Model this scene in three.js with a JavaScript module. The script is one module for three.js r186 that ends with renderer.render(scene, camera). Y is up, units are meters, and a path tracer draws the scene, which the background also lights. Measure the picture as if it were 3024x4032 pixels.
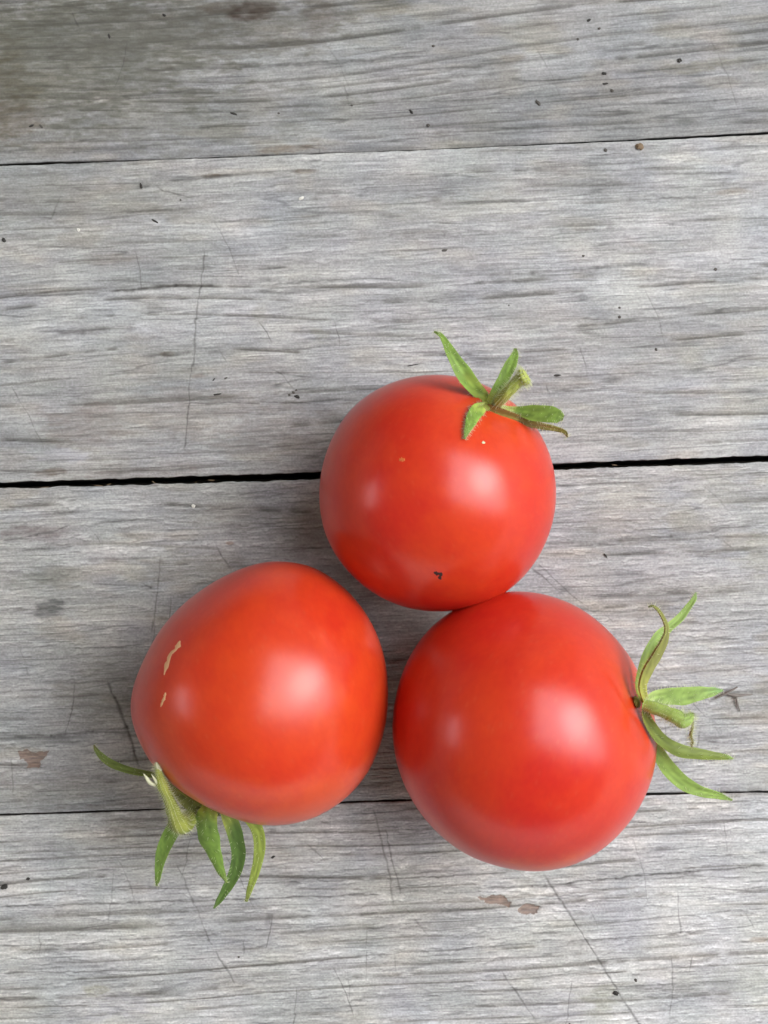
import * as THREE from 'three';
import { ImprovedNoise } from 'three/addons/math/ImprovedNoise.js';
import { mergeGeometries } from 'three/addons/utils/BufferGeometryUtils.js';

// ---------------------------------------------------------------- camera, sky, sun, exposure
const scene = new THREE.Scene();
const VIEW_W = 0.135, VIEW_H = VIEW_W * 4 / 3, FOV = 55;              // metres of table top in view
const CAM_Y = VIEW_H / 2 / Math.tan(FOV / 2 * Math.PI / 180);
const camera = new THREE.PerspectiveCamera(FOV, 3 / 4, 0.005, 60);
camera.position.set(0, CAM_Y, 0);
camera.up.set(0, 0, -1);
camera.lookAt(0, 0, 0);
scene.add(camera);

const SKY = 2.0;
{
  const w = 128, h = 64, d = new Float32Array(w * h * 4), n = new ImprovedNoise();
  for (let j = 0; j < h; j++) for (let i = 0; i < w; i++) {
    const el = ((j + 0.5) / h - 0.5) * Math.PI, az = (i + 0.5) / w * Math.PI * 2;
    const x = Math.cos(el) * Math.cos(az), y = Math.sin(el), z = Math.cos(el) * Math.sin(az);
    const c = SKY * (1 + 0.10 * n.noise(x * 2.5 + 7, y * 4, z * 2.5) + 0.05 * n.noise(x * 6, y * 9 + 3, z * 6));
    d.set([c * 0.975, c * 0.985, c * 1.06, 1], (j * w + i) * 4);
  }
  const t = new THREE.DataTexture(d, w, h, THREE.RGBAFormat, THREE.FloatType);
  t.mapping = THREE.EquirectangularReflectionMapping;
  t.magFilter = THREE.LinearFilter; t.needsUpdate = true;
  scene.background = t; scene.environment = t;
}
const sun = new THREE.DirectionalLight(new THREE.Color(1.0, 0.97, 0.93), 0.5);   // overcast: a wide soft glow behind cloud
sun.position.set(1.9, 2.0, -0.62);
sun.castShadow = true; sun.shadow.radius = 45;
sun.shadow.mapSize.set(2048, 2048);
sun.shadow.camera.left = sun.shadow.camera.bottom = -0.3; sun.shadow.camera.right = sun.shadow.camera.top = 0.3;
sun.shadow.camera.near = 0.1; sun.shadow.camera.far = 6;
scene.add(sun, sun.target);

const renderer = new THREE.WebGLRenderer({ antialias: true });
renderer.toneMapping = THREE.LinearToneMapping;
renderer.toneMappingExposure = 2.85;
renderer.shadowMap.enabled = true;

// ---------------------------------------------------------------- helpers
let seedState = 12345;
const rnd = () => { seedState = (seedState * 1664525 + 1013904223) >>> 0; return seedState / 4294967296; };
const reseed = s => { seedState = s >>> 0; rnd(); rnd(); };
const clamp = (x, a = 0, b = 1) => x < a ? a : x > b ? b : x;
const lerp = (a, b, t) => a + (b - a) * t;
const smooth = (a, b, x) => { const t = clamp((x - a) / (b - a)); return t * t * (3 - 2 * t); };
const TAB = new Float32Array(65536); reseed(99); for (let i = 0; i < 65536; i++) TAB[i] = rnd() * 2 - 1;
function vn(x, y) {                                                   // value noise, -1..1
  const xi = Math.floor(x), yi = Math.floor(y); let fx = x - xi, fy = y - yi;
  fx = fx * fx * (3 - 2 * fx); fy = fy * fy * (3 - 2 * fy);
  const a = (xi & 255), b = ((xi + 1) & 255), c = (yi & 255) << 8, d = ((yi + 1) & 255) << 8;
  const p = TAB[a | c], q = TAB[b | c], r = TAB[a | d], s = TAB[b | d];
  return p + (q - p) * fx + (r - p) * fy + (p - q - r + s) * fx * fy;
}
const fbm = (x, y) => (vn(x, y) + 0.5 * vn(x * 2.03 + 17.3, y * 2.03 + 5.1) + 0.25 * vn(x * 4.1 + 3.7, y * 4.1 + 31.9)) / 1.5;
const perlin = new ImprovedNoise();
const pn = v => perlin.noise(v.x, v.y, v.z);
const used = {};
const numbered = n => { const k = used[n] = (used[n] ?? -1) + 1; return k ? n + '_' + String(k).padStart(3, '0') : n; };
const shade = o => { o.traverse(m => { if (m.isMesh) m.castShadow = m.receiveShadow = true; }); return o; };
function mesh(name, geo, mat, parent) { const m = new THREE.Mesh(geo, mat); m.name = name; parent.add(m); return m; }
function top(o, label, category, group, kind) {
  o.name = numbered(o.name); o.userData.label = label; o.userData.category = category;
  if (group) o.userData.group = group; if (kind) o.userData.kind = kind;
  scene.add(shade(o)); return o;
}
// table-top survey grid: 1659 x 2212 units over the boards in view
const U = VIEW_W / 1659;
const gx = u => (u - 829.5) * U, gz = v => (v - 1106) * U;
function at(u, v, mm) { const k = 1 - mm * 1e-3 / CAM_Y; return new THREE.Vector3(gx(u) * k, mm * 1e-3, gz(v) * k); }

// ---------------------------------------------------------------- unseen cover and side panels, added to shape the light
{
  const H = 0.4, R = 1.15, Q = 1.9;                                   // roof height, half width of the roof, distance of the added panels
  const sh = new THREE.Shape([[-R, -R], [R, -R], [R, R], [-R, R]].map(p => new THREE.Vector2(...p)));
  const hole = pts => sh.holes.push(new THREE.Path(pts.map(([x, z]) => new THREE.Vector2(x, -z))));
  hole([[0.105, -0.34], [0.062, 0.025], [1.03, 0.27], [0.67, -0.34]]);
  hole([[-1.11, -0.22], [-0.60, -0.14], [-0.60, 0.11], [-1.11, 0.16]]);
  const g = new THREE.ExtrudeGeometry(sh, { depth: 0.03, bevelEnabled: false }); g.rotateX(-Math.PI / 2); g.translate(0, H, 0);
  const shaperMat = new THREE.MeshStandardMaterial({ color: new THREE.Color().setRGB(0.45, 0.43, 0.39), roughness: 0.9 });
  const rf = new THREE.Mesh(g, shaperMat); rf.name = 'light_shaping_roof';  // unseen slab, added so its openings shape the highlights
  top(rf, 'unseen pale slab with two openings, added above the table to shape the light', 'light_shaping_roof', null, 'structure');
  const bounceMat = new THREE.MeshStandardMaterial({ color: new THREE.Color().setRGB(0.47, 0.45, 0.41), roughness: 0.95 }), blockMat = new THREE.MeshStandardMaterial({ color: new THREE.Color().setRGB(0.17, 0.155, 0.12), roughness: 0.9 });  // added panels: pale ones bounce fill light, dark ones hold it back
  for (const [w, d, x, z, m, label] of [[2 * Q, 0.06, 0, -Q - 0.03, blockMat, 'unseen dark panel added behind the table to hold back light'], [2 * Q, 0.06, 0, Q + 0.03, bounceMat, 'unseen pale panel added in front of the table to bounce light'], [0.06, 2 * Q + 0.24, -Q - 0.03, 0, blockMat, 'unseen dark panel added past the small opening to hold back light'], [0.06, 2 * Q + 0.24, Q + 0.03, 0, bounceMat, 'unseen pale panel added past the large opening to bounce light']]) {
    const o = new THREE.Mesh(new THREE.BoxGeometry(w, 1.6, d), m); o.name = m === bounceMat ? 'added_bounce_wall' : 'added_dark_fence'; o.position.set(x, 0.85 - 0.8, z);
    top(o, label, o.name, null, 'structure');
  }
  const gr = new THREE.Mesh(new THREE.BoxGeometry(4, 0.05, 4), new THREE.MeshStandardMaterial({ color: new THREE.Color().setRGB(0.16, 0.15, 0.12), roughness: 1 }));
  gr.name = 'ground'; gr.position.y = -0.78; top(gr, 'trodden earth floor under the table', 'ground', null, 'structure');
}

// a pail added out of view, to throw shade over the far corner of the boards
{
  const pr = [[0, 0.001], [0.078, 0.001], [0.082, 0.006], [0.098, 0.33], [0.104, 0.332], [0.104, 0.342], [0.095, 0.342], [0.080, 0.02], [0, 0.02]].map(p => new THREE.Vector2(...p));
  const bk = new THREE.Group(); bk.name = 'added_shade_bucket'; bk.position.set(-0.062, 0, -0.208);
  mesh('pail', new THREE.LatheGeometry(pr, 48), new THREE.MeshStandardMaterial({ color: new THREE.Color().setRGB(0.09, 0.085, 0.045), roughness: 0.6 }), bk);
  const hd = mesh('handle', new THREE.TorusGeometry(0.1, 0.0025, 8, 40, Math.PI), new THREE.MeshStandardMaterial({ color: new THREE.Color().setRGB(0.3, 0.3, 0.3), roughness: 0.4, metalness: 1 }), bk); hd.position.y = 0.32; hd.rotation.x = 1.1;
  top(bk, 'unseen dark olive pail added to shade the far boards', 'added_shade_bucket');
}

// ---------------------------------------------------------------- weathered planks
const line = pts => u => {
  if (u <= pts[0][0]) { const [a, b] = pts; return a[1] + (u - a[0]) * (b[1] - a[1]) / (b[0] - a[0]); }
  for (let i = 1; i < pts.length; i++) if (u <= pts[i][0] || i === pts.length - 1) {
    const a = pts[i - 1], b = pts[i]; return a[1] + (u - a[0]) * (b[1] - a[1]) / (b[0] - a[0]);
  }
};
const seam1 = line([[0, 356], [450, 341], [685, 332], [830, 327.5], [1380, 302], [1659, 287]]);
const gap1 = u => 1.0 + 3.4 * smooth(420, 0, u) + 3.8 * smooth(1000, 1500, u) + 0.7 * vn(u / 60, 3);
const seam2a = line([[0, 1042.5], [550, 1024.5], [1200, 1001], [1659, 983.5]]);
const seam2b = line([[0, 1055.5], [550, 1040], [1200, 1015], [1659, 997]]);
const seam3 = line([[0, 1761], [350, 1749], [830, 1730.5], [1404, 1716], [1659, 1711]]);
const gap3 = u => 3.6 + 0.7 * vn(u / 70, 9);
// strokes drawn into the boards: cracks, scratches, knife cuts  [width, depth(0..1), darkness, points...]
const STROKES = [
  // first board
  [5, .5, .45, [300, 152], [520, 146], [760, 132], [900, 122]], [4, .4, .35, [0, 250], [230, 212], [470, 190]], [3, .4, .4, [560, 232], [760, 226]],
  [4, .5, .4, [820, 178], [1000, 165], [1130, 150]], [3, .5, .4, [830, 222], [1100, 212], [1345, 196], [1659, 176]], [3, .4, .35, [1050, 245], [1300, 230], [1545, 217], [1659, 213]],
  [4, .4, .35, [830, 152], [990, 148], [1240, 118]], [3, .5, .4, [1055, 288], [1150, 286], [1330, 279], [1460, 272]], [5, .4, .35, [1290, 112], [1460, 98], [1659, 90]], [3, .5, .4, [830, 305], [1000, 290]],
  [2.5, .5, .5, [150, 20], [172, 66]], [3, .4, .35, [0, 330], [160, 328], [380, 318]], [4, .4, .3, [560, 92], [700, 88]], [3, .5, .4, [600, 265], [760, 256]],
  [2, .5, .45, [640, 315], [690, 322], [686, 345]], [3, .4, .35, [60, 245], [110, 245]], [4, .4, .3, [140, 180], [245, 178]], [4, .35, .3, [1440, 150], [1560, 145], [1659, 140]],
  // second board
  [4, .5, .55, [430, 382], [500, 377]], [3, .4, .45, [620, 373], [690, 368]], [3, .4, .35, [360, 390], [600, 372]], [4, .8, .75, [235, 629], [300, 625], [380, 618], [470, 615]], [2, .4, .3, [0, 640], [220, 634]],
  [3, .5, .45, [590, 614], [650, 610], [770, 605]], [8, .3, .3, [120, 718], [180, 716], [300, 711]], [5, .5, .5, [300, 772], [355, 766], [420, 762]], [3, .4, .3, [440, 762], [480, 760]],
  [2.2, .5, .55, [440, 540], [433, 620], [424, 690], [415, 790], [407, 880], [399, 975]], [2, .5, .5, [380, 873], [560, 870], [700, 872]], [2.2, .6, .5, [585, 797], [606, 806], [636, 842]],
  [3, .5, .4, [610, 755], [690, 750], [830, 742]], [2, .4, .35, [420, 684], [830, 672]], [4, .4, .3, [760, 510], [860, 503]], [2, .5, .4, [835, 690], [1100, 684]],
  [5, .4, .4, [1000, 597], [1150, 590], [1290, 580], [1450, 565]], [3, .4, .35, [1100, 612], [1400, 603], [1659, 590]], [2, .5, .45, [1195, 815], [1400, 805]], [3, .4, .4, [880, 735], [1000, 728], [1040, 724]],
  [3, .5, .4, [1350, 432], [1570, 425]], [4, .5, .4, [1100, 368], [1240, 356], [1390, 352]], [4, .4, .4, [1420, 376], [1590, 370]], [3, .4, .35, [980, 440], [1330, 428]], [5, .4, .35, [830, 510], [960, 505], [1120, 500]],
  [6, .4, .4, [1200, 500], [1330, 492]], [2, .5, .4, [80, 470], [110, 472], [135, 420]], [2, .5, .4, [865, 792], [915, 785], [925, 800]],
  [2, .4, .4, [0, 540], [280, 530]], [2.5, .4, .4, [980, 780], [1080, 772]], [2.5, .5, .45, [330, 395], [350, 410], [420, 430]],
  // third board
  [3, .5, .5, [150, 1078], [170, 1085]], [2.5, .6, .5, [190, 1133], [300, 1122]], [3, .6, .55, [0, 1170], [80, 1156], [160, 1134]], [2.5, .5, .5, [40, 1190], [165, 1178]],
  [2.2, .5, .45, [348, 1195], [340, 1280], [333, 1345]], [3.5, .6, .6, [333, 1335], [327, 1368]], [2.5, .6, .55, [303, 1257], [325, 1270], [341, 1274]], [2.5, .6, .5, [459, 1168], [476, 1198], [497, 1230]],
  [2.2, .6, .5, [140, 1402], [310, 1393]], [2.2, .5, .5, [90, 1390], [170, 1384]], [4, .8, .7, [231, 1467], [247, 1508], [272, 1570], [290, 1622], [303, 1660]], [3, .4, .4, [230, 1467], [285, 1465]],
  [4, .6, .55, [20, 1592], [110, 1588], [200, 1582], [290, 1580]], [2, .5, .4, [0, 1495], [170, 1488]], [2, .5, .45, [0, 1320], [60, 1315]],
  [2.6, .6, .5, [1143, 1222], [1180, 1252], [1222, 1288]], [2, .5, .4, [1160, 1215], [1240, 1290], [1275, 1315]], [2.4, .5, .4, [1385, 1408], [1450, 1452]], [2, .5, .4, [1490, 1512], [1560, 1590]], [2, .5, .4, [1500, 1470], [1530, 1497]],
  [5, .4, .4, [1240, 1180], [1340, 1166], [1450, 1158], [1659, 1130]], [2.4, .5, .4, [1555, 1160], [1590, 1190]], [2, .4, .35, [1470, 1385], [1560, 1380]], [2, .5, .4, [1450, 1350], [1659, 1335]],
  [3, .4, .35, [1310, 1270], [1470, 1240]], [2, .4, .35, [1420, 1460], [1659, 1440]], [3, .4, .35, [1200, 1050], [1450, 1040], [1659, 1020]], [2, .4, .3, [1360, 1640], [1659, 1620]],
  [2, .5, .5, [770, 1700], [850, 1695]], [2.4, .5, .4, [1305, 1325], [1330, 1350]], [6, .25, .25, [0, 1105], [120, 1090]], [2, .4, .3, [1520, 1050], [1560, 1085], [1590, 1120]],
  // fourth board
  [2.6, .6, .6, [0, 1957], [300, 1950], [560, 1941], [830, 1931]], [2.2, .5, .45, [240, 1917], [520, 1908], [830, 1899]], [2.4, .5, .5, [0, 2043], [120, 2042], [260, 2030], [480, 2017]], [2.2, .5, .5, [0, 2102], [450, 2094], [660, 2078], [830, 2061], [1150, 2038]],
  [2.6, .6, .65, [830, 1899], [980, 1891], [1100, 1886]], [3, .7, .7, [1050, 1919], [1150, 1915], [1330, 1896], [1490, 1884], [1659, 1869]], [2, .5, .45, [1105, 1946], [1320, 1928]],
  [2.4, .5, .5, [1220, 2034], [1330, 2027], [1470, 2014], [1659, 1996]], [2, .5, .4, [905, 2010], [1240, 2000], [1659, 1962]], [2.6, .6, .55, [1140, 2019], [1222, 2016]],
  [2, .5, .4, [1385, 1792], [1659, 1766]], [2, .5, .4, [1360, 1867], [1659, 1840]], [2, .4, .35, [1090, 1958], [1659, 1925]], [2, .4, .4, [1380, 1740], [1659, 1728]], [2, .4, .4, [0, 1860], [350, 1850]],
  [2.6, .6, .55, [1175, 1889], [1210, 1944], [1265, 2029], [1330, 2134], [1382, 2212], [1400, 2260]], [2.2, .5, .45, [1080, 2094], [1120, 2150], [1160, 2212]], [2.6, .5, .5, [805, 1745], [823, 1810], [838, 1880], [850, 1960]], [2.2, .5, .5, [832, 1785], [845, 1845], [866, 1935]],
  [1.8, .4, .4, [1465, 1919], [1468, 2019]], [2, .5, .45, [380, 1860], [420, 1955], [450, 2030], [510, 2130]], [1.8, .5, .4, [790, 2000], [792, 2120]], [2, .5, .4, [660, 1820], [710, 1865]], [1.8, .4, .35, [870, 1955], [935, 2035]],
  [1.8, .4, .35, [245, 1880], [235, 2000]], [2.2, .5, .4, [375, 2018], [830, 1996]], [1.8, .4, .3, [0, 1800], [400, 1788]], [1.8, .4, .4, [850, 2060], [857, 2100]], [1.8, .35, .35, [1560, 1770], [1570, 1850]], [1.6, .35, .3, [0, 2160], [500, 2150]], [2, .4, .35, [1380, 2190], [1659, 2160]]
];
// stains and chips, with corner shade painted into the first row  [u, v, half width, half height, strength, r, g, b (linear pigment), ragged]
const STAINS_AND_SHADE = [
  [120, 120, 380, 170, .75, .120, .120, .092, 1], [420, 60, 380, 85, .62, .135, .13, .105, 1], [380, 250, 360, 75, .5, .15, .15, .125, 1], [100, 440, 320, 80, .35, .2, .2, .17, 1],  // broad algae tint, deepened to paint in the dim far corner
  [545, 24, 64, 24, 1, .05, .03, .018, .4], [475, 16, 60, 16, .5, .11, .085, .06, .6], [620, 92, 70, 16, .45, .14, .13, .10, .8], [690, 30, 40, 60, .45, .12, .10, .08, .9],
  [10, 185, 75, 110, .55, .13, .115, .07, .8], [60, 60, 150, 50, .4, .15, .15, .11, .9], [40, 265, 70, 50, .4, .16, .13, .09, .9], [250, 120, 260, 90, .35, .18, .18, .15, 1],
  [620, 322, 75, 12, .5, .17, .13, .09, .7], [655, 370, 34, 6, .6, .12, .09, .06, .5], [455, 380, 26, 5, .7, .10, .075, .05, .4], [820, 15, 70, 28, .35, .20, .18, .12, .8], [1220, 30, 90, 35, .3, .18, .17, .16, 1], [1110, 125, 30, 8, .5, .15, .13, .10, .6],
  [1510, 145, 110, 14, .45, .19, .18, .13, .9], [1050, 300, 30, 10, .3, .17, .16, .15, .8], [1475, 264, 22, 10, .5, .13, .14, .13, .5], [1580, 415, 45, 9, .5, .19, .16, .12, .8], [1000, 450, 200, 30, .25, .26, .25, .20, 1],
  [230, 560, 60, 12, .35, .20, .18, .14, .9], [360, 765, 24, 7, .7, .13, .11, .08, .5], [430, 812, 20, 6, .3, .22, .17, .13, .6], [170, 925, 120, 45, .45, .22, .19, .165, 1], [140, 985, 95, 18, .75, .42, .42, .44, .9], [70, 935, 40, 22, .4, .38, .39, .38, .9],
  [110, 1020, 38, 12, .65, .14, .11, .085, .7], [200, 880, 60, 20, .35, .22, .17, .15, .9], [180, 715, 70, 12, .4, .17, .165, .17, .9], [400, 880, 200, 50, .3, .25, .22, .19, 1], [600, 930, 220, 60, .35, .22, .19, .165, 1], [480, 860, 60, 12, .4, .22, .20, .17, .7],
  [560, 680, 26, 30, .25, .26, .25, .18, .9], [690, 720, 30, 20, .25, .28, .28, .2, 1], [1100, 760, 20, 18, .3, .40, .42, .44, .8], [1430, 780, 60, 60, .25, .30, .31, .30, 1], [1225, 830, 60, 14, .35, .22, .2, .17, .8],
  [70, 1150, 80, 20, .6, .15, .125, .12, .9], [105, 1240, 55, 26, .45, .17, .175, .15, 1], [112, 1318, 36, 26, .75, .105, .11, .105, .9], [60, 1260, 50, 22, .35, .17, .18, .15, 1], [280, 1030, 140, 24, .4, .21, .18, .165, 1], [250, 1110, 120, 14, .35, .36, .37, .38, 1], [40, 1115, 50, 14, .5, .4, .41, .42, .9],
  [420, 1230, 130, 50, .35, .20, .19, .14, 1], [240, 1500, 120, 80, .35, .19, .18, .145, 1], [520, 1110, 100, 40, .3, .22, .20, .17, 1], [497, 1173, 12, 5, .7, .20, .13, .09, .4], [640, 1150, 70, 60, .3, .20, .18, .15, 1], [820, 1330, 140, 80, .2, .2, .17, .16, 1],
  [1360, 1110, 120, 60, .3, .25, .24, .19, 1], [1560, 1060, 100, 50, .3, .25, .25, .2, 1], [1450, 1290, 90, 26, .3, .24, .225, .2, 1], [1330, 1420, 60, 26, .3, .27, .25, .2, 1], [1640, 1200, 40, 60, .3, .27, .27, .2, 1], [1560, 1450, 120, 60, .25, .42, .43, .44, 1],
  [140, 1700, 160, 40, .3, .22, .195, .17, 1], [330, 1760, 160, 50, .35, .21, .19, .17, 1], [540, 1850, 180, 60, .25, .25, .225, .205, 1], [880, 1780, 110, 50, .3, .22, .2, .185, 1], [205, 2140, 30, 12, .4, .24, .23, .13, .8], [250, 2180, 90, 30, .4, .42, .42, .46, 1], [1300, 2150, 40, 26, .4, .26, .26, .19, .9], [1300, 2190, 30, 20, .35, .24, .24, .17, .9],
  [1200, 2180, 100, 40, .4, .44, .44, .47, 1], [1590, 2120, 80, 40, .3, .32, .33, .27, 1], [1640, 2030, 24, 8, .5, .28, .22, .16, .5], [640, 1990, 180, 40, .25, .38, .38, .38, 1], [100, 2000, 130, 20, .25, .24, .23, .21, 1]
];
// places where the grey skin has flaked off and brown wood shows  [outline points]
const CHIPS = [
  [[40, 1622], [58, 1620], [72, 1626], [104, 1622], [98, 1638], [88, 1642], [86, 1658], [60, 1660], [58, 1644], [42, 1640]],
  [[1032, 1936], [1050, 1938], [1062, 1932], [1090, 1936], [1104, 1950], [1100, 1962], [1084, 1955], [1060, 1952], [1046, 1950]],
  [[1120, 1962], [1134, 1954], [1166, 1956], [1160, 1972], [1136, 1976], [1118, 1972]]
];
const inside = (x, y, P) => { let c = false; for (let i = 0, j = P.length - 1; i < P.length; j = i++) if ((P[i][1] > y) !== (P[j][1] > y) && x < (P[j][0] - P[i][0]) * (y - P[i][1]) / (P[j][1] - P[i][1]) + P[i][0]) c = !c; return c; };

const tabletop = new THREE.Group(); tabletop.name = 'wooden_tabletop';
const X0 = -0.1, X1 = 0.1, UL = 829.5 + X0 / U, UR = 829.5 + X1 / U;
function paintBoard(o) {                                             // pigment and relief of one board
  const NX = 2048, NY = o.ny, du = (UR - UL) / NX;
  const A = new Float32Array(NX * NY), B = new Float32Array(NX * NY);   // coarse relief (mesh), fine relief (bump), both in mm
  const C = new Float32Array(NX * NY * 3);
  const vOf = (u, t) => lerp(o.a(u), o.b(u), t);
  const s = o.seed * 61.7;
  for (let i = 0; i < NX; i++) {
    const u = UL + (i + 0.5) * du, va = o.a(u), vb = o.b(u);
    for (let j = 0; j < NY; j++) {
      const v = lerp(va, vb, (j + 0.5) / NY), k = j * NX + i;
      const y = v + o.slope(u, v) + 5 * vn(u / 520 + s, v / 160) + 0.9 * vn(u / 110, v / 50 + s);
      const broad = fbm(u / 620 + s, y / 75), band = fbm(u / 420 + s, y / 11 + s), fibre = vn(u / 130 + s, y / 2.9) * 0.6 + vn(u / 48 + s, y / 4.3) * 0.6, fine = vn(u / 26, y / 1.9 + s);
      const flake = fbm(u / o.fl + s, y / 6), blotch = fbm(u / 95 + s, v / 60), grit = vn(u / 3.2, v / 2.6 + s), cool = fbm(u / 170 + 40, v / 80 + s);
      // growth rings
      const q = y / o.ring + 0.9 * vn(u / 700 + s, y / 190), id = Math.floor(q), off = 0.3 * TAB[(id * 977 + o.seed * 131) & 65535], f = q - id - 0.5 - off;
      const dd = f * o.ring, wide = 1.8 + 1.8 * (TAB[(id * 313 + 71) & 65535] + 1);
      const keep = smooth(-0.15, 0.55, vn(u / 120 + id * 7.1, id * 3.3 + s) + 0.35 * vn(u / 22 + id, id * 5.1) + o.ringBias);
      const ring = (dd > 0 ? Math.exp(-dd * dd / (wide * wide * 0.16)) : Math.exp(-dd * dd / (wide * wide * 2.2))) * keep * (0.5 + 0.5 * (TAB[(id * 71 + 5) & 65535] + 1) / 2);
      const scale = smooth(0.18, 0.62, flake), chip = smooth(0.15, 0.6, -flake);
      const under = smooth(0.2, 0.55, fbm(u / o.fl + s, (y - 3.4) / 6)) * (1 - scale);  // lower edge of each flake, darkened below as its painted shadow
      let L = o.tone * Math.exp(0.14 * broad + 0.17 * band + 0.15 * fibre + 0.14 * fine + (0.06 + 0.14 * o.flaky) * scale - 0.12 * chip - 0.28 * under * o.flaky + 0.17 * grit + 0.12 * blotch + 0.17 * fbm(u / 210 + s + 3, v / 75 + s));
      // long hair-fine splits between the fibres
      const s1 = smooth(0.13, 0.02, Math.abs(vn(u / 210 + s, y / 6.5 + 3))) * smooth(-0.05, 0.5, vn(u / 75 + s, y / 9 + 50)), s2 = smooth(0.10, 0.01, Math.abs(vn(u / 320 + s, y / 13 + 70))) * smooth(-0.2, 0.4, vn(u / 120 + 31, y / 15 + s));
      const split = Math.min(1, 0.6 * s1 + s2);
      L *= (1 - 0.6 * ring) * (1 - 0.36 * split);
      let r = L * (0.995 + 0.028 * blotch), g = L * (1.01 + 0.018 * vn(u / 70 + s, v / 40)), b = L * (0.985 - 0.04 * blotch + 0.03 * cool);
      const br = smooth(0.1, 0.7, fbm(u / 120 + 9 + s, v / 36 + s)) * 0.5 * o.brown + 0.35 * ring;
      r *= 1 - 0.02 * br; g *= 1 - 0.10 * br; b *= 1 - 0.24 * br;
      C[k * 3] = r; C[k * 3 + 1] = g; C[k * 3 + 2] = b;
      A[k] = 0.08 * broad + 0.03 * band - 0.13 * ring * o.relief;
      B[k] = 0.024 * fibre + 0.016 * fine + 0.012 * scale - 0.010 * chip - 0.008 * under + 0.008 * grit - 0.015 * ring - 0.03 * split;
    }
  }
  const box = (u0, u1, v0, v1, fn) => {
    const i0 = Math.max(0, Math.floor((u0 - UL) / du)), i1 = Math.min(NX - 1, Math.ceil((u1 - UL) / du));
    for (let i = i0; i <= i1; i++) {
      const u = UL + (i + 0.5) * du, va = o.a(u), vb = o.b(u);
      const j0 = Math.max(0, Math.floor((v0 - va) / (vb - va) * NY)), j1 = Math.min(NY - 1, Math.ceil((v1 - va) / (vb - va) * NY));
      for (let j = j0; j <= j1; j++) fn(u, lerp(va, vb, (j + 0.5) / NY), j * NX + i);
    }
  };
  const tint = (k, w, r, g, b) => { C[k * 3] = lerp(C[k * 3], r, w); C[k * 3 + 1] = lerp(C[k * 3 + 1], g, w); C[k * 3 + 2] = lerp(C[k * 3 + 2], b, w); };
  for (const [cu, cv, hw, hh, st, r, g, b, rag] of STAINS_AND_SHADE) box(cu - hw * 1.7, cu + hw * 1.7, cv - hh * 1.7, cv + hh * 1.7, (u, v, k) => {
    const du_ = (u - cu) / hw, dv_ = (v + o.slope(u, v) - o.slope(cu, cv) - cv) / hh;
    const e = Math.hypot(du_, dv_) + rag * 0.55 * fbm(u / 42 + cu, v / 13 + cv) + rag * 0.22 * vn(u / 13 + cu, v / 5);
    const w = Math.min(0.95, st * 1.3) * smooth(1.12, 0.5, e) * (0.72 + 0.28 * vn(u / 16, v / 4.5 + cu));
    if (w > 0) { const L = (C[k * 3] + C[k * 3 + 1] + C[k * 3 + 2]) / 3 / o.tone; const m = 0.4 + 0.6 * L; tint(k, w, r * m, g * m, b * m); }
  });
  const stroke = (w, depth, dark, pts, wob) => {
    for (let n = 1; n < pts.length; n++) {
      const [ax, ay] = pts[n - 1], [bx, by] = pts[n], lx = bx - ax, ly = by - ay, LL = lx * lx + ly * ly, m = w * 3 + 6;
      box(Math.min(ax, bx) - m, Math.max(ax, bx) + m, Math.min(ay, by) - m, Math.max(ay, by) + m, (u, v, k) => {
        const t = clamp(((u - ax) * lx + (v - ay) * ly) / LL), px = u - ax - lx * t, py = v - ay - ly * t;
        const along = Math.sqrt(LL) * t, steep = Math.abs(ly) > Math.abs(lx);
        const off = wob * (2.4 * vn(u / 38 + ax, v / 38 + ay) + 1.0 * vn(u / 11, v / 11 + ax));
        const d = steep ? Math.hypot(px + 1.3 * off, py) : Math.hypot(px, py + off);
        const ww = w * (steep ? 1.2 : 1.1) * (0.95 + 0.40 * vn(along / 24 + ax, ay) + 0.25 * vn(along / 7 + ay, ax));
        let e = Math.exp(-d * d / Math.max(0.5, ww * ww * 0.5));
        const end = Math.min(n === 1 ? along : 99, n === pts.length - 1 ? Math.sqrt(LL) * (1 - t) : 99); e *= smooth(0, 22, end + 4) * (0.75 + 0.25 * vn(along / 9 + ax, 3.3 + ay));
        if (e < 0.02) return;
        tint(k, clamp(e * dark * 1.3, 0, 0.93), 0.045, 0.042, 0.037);
        A[k] -= 0.16 * depth * e; B[k] -= 0.03 * depth * e;
      });
    }
  };
  for (const [w, d, k, ...pts] of STROKES) { const mv = pts.reduce((a, p) => a + p[1], 0) / pts.length, mu = pts.reduce((a, p) => a + p[0], 0) / pts.length; if (mv > o.a(mu) && mv < o.b(mu)) stroke(w, d, k, pts, 1); }
  reseed(o.seed * 7919 + 5);
  for (let n = 0; n < o.dashes * 2.2; n++) {                               // short drying checks along the grain
    const u = lerp(UL, UR, rnd()), v = vOf(u, 0.02 + 0.96 * rnd()), len = 10 + 150 * rnd() ** 2.4, m = -0.045 + 0.05 * (rnd() - 0.5);
    stroke(1.0 + 0.9 * rnd(), 0.2 + 0.3 * rnd(), 0.12 + 0.36 * rnd() ** 1.7, [[u, v], [u + len, v + len * m]], 0.5);
  }
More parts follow.
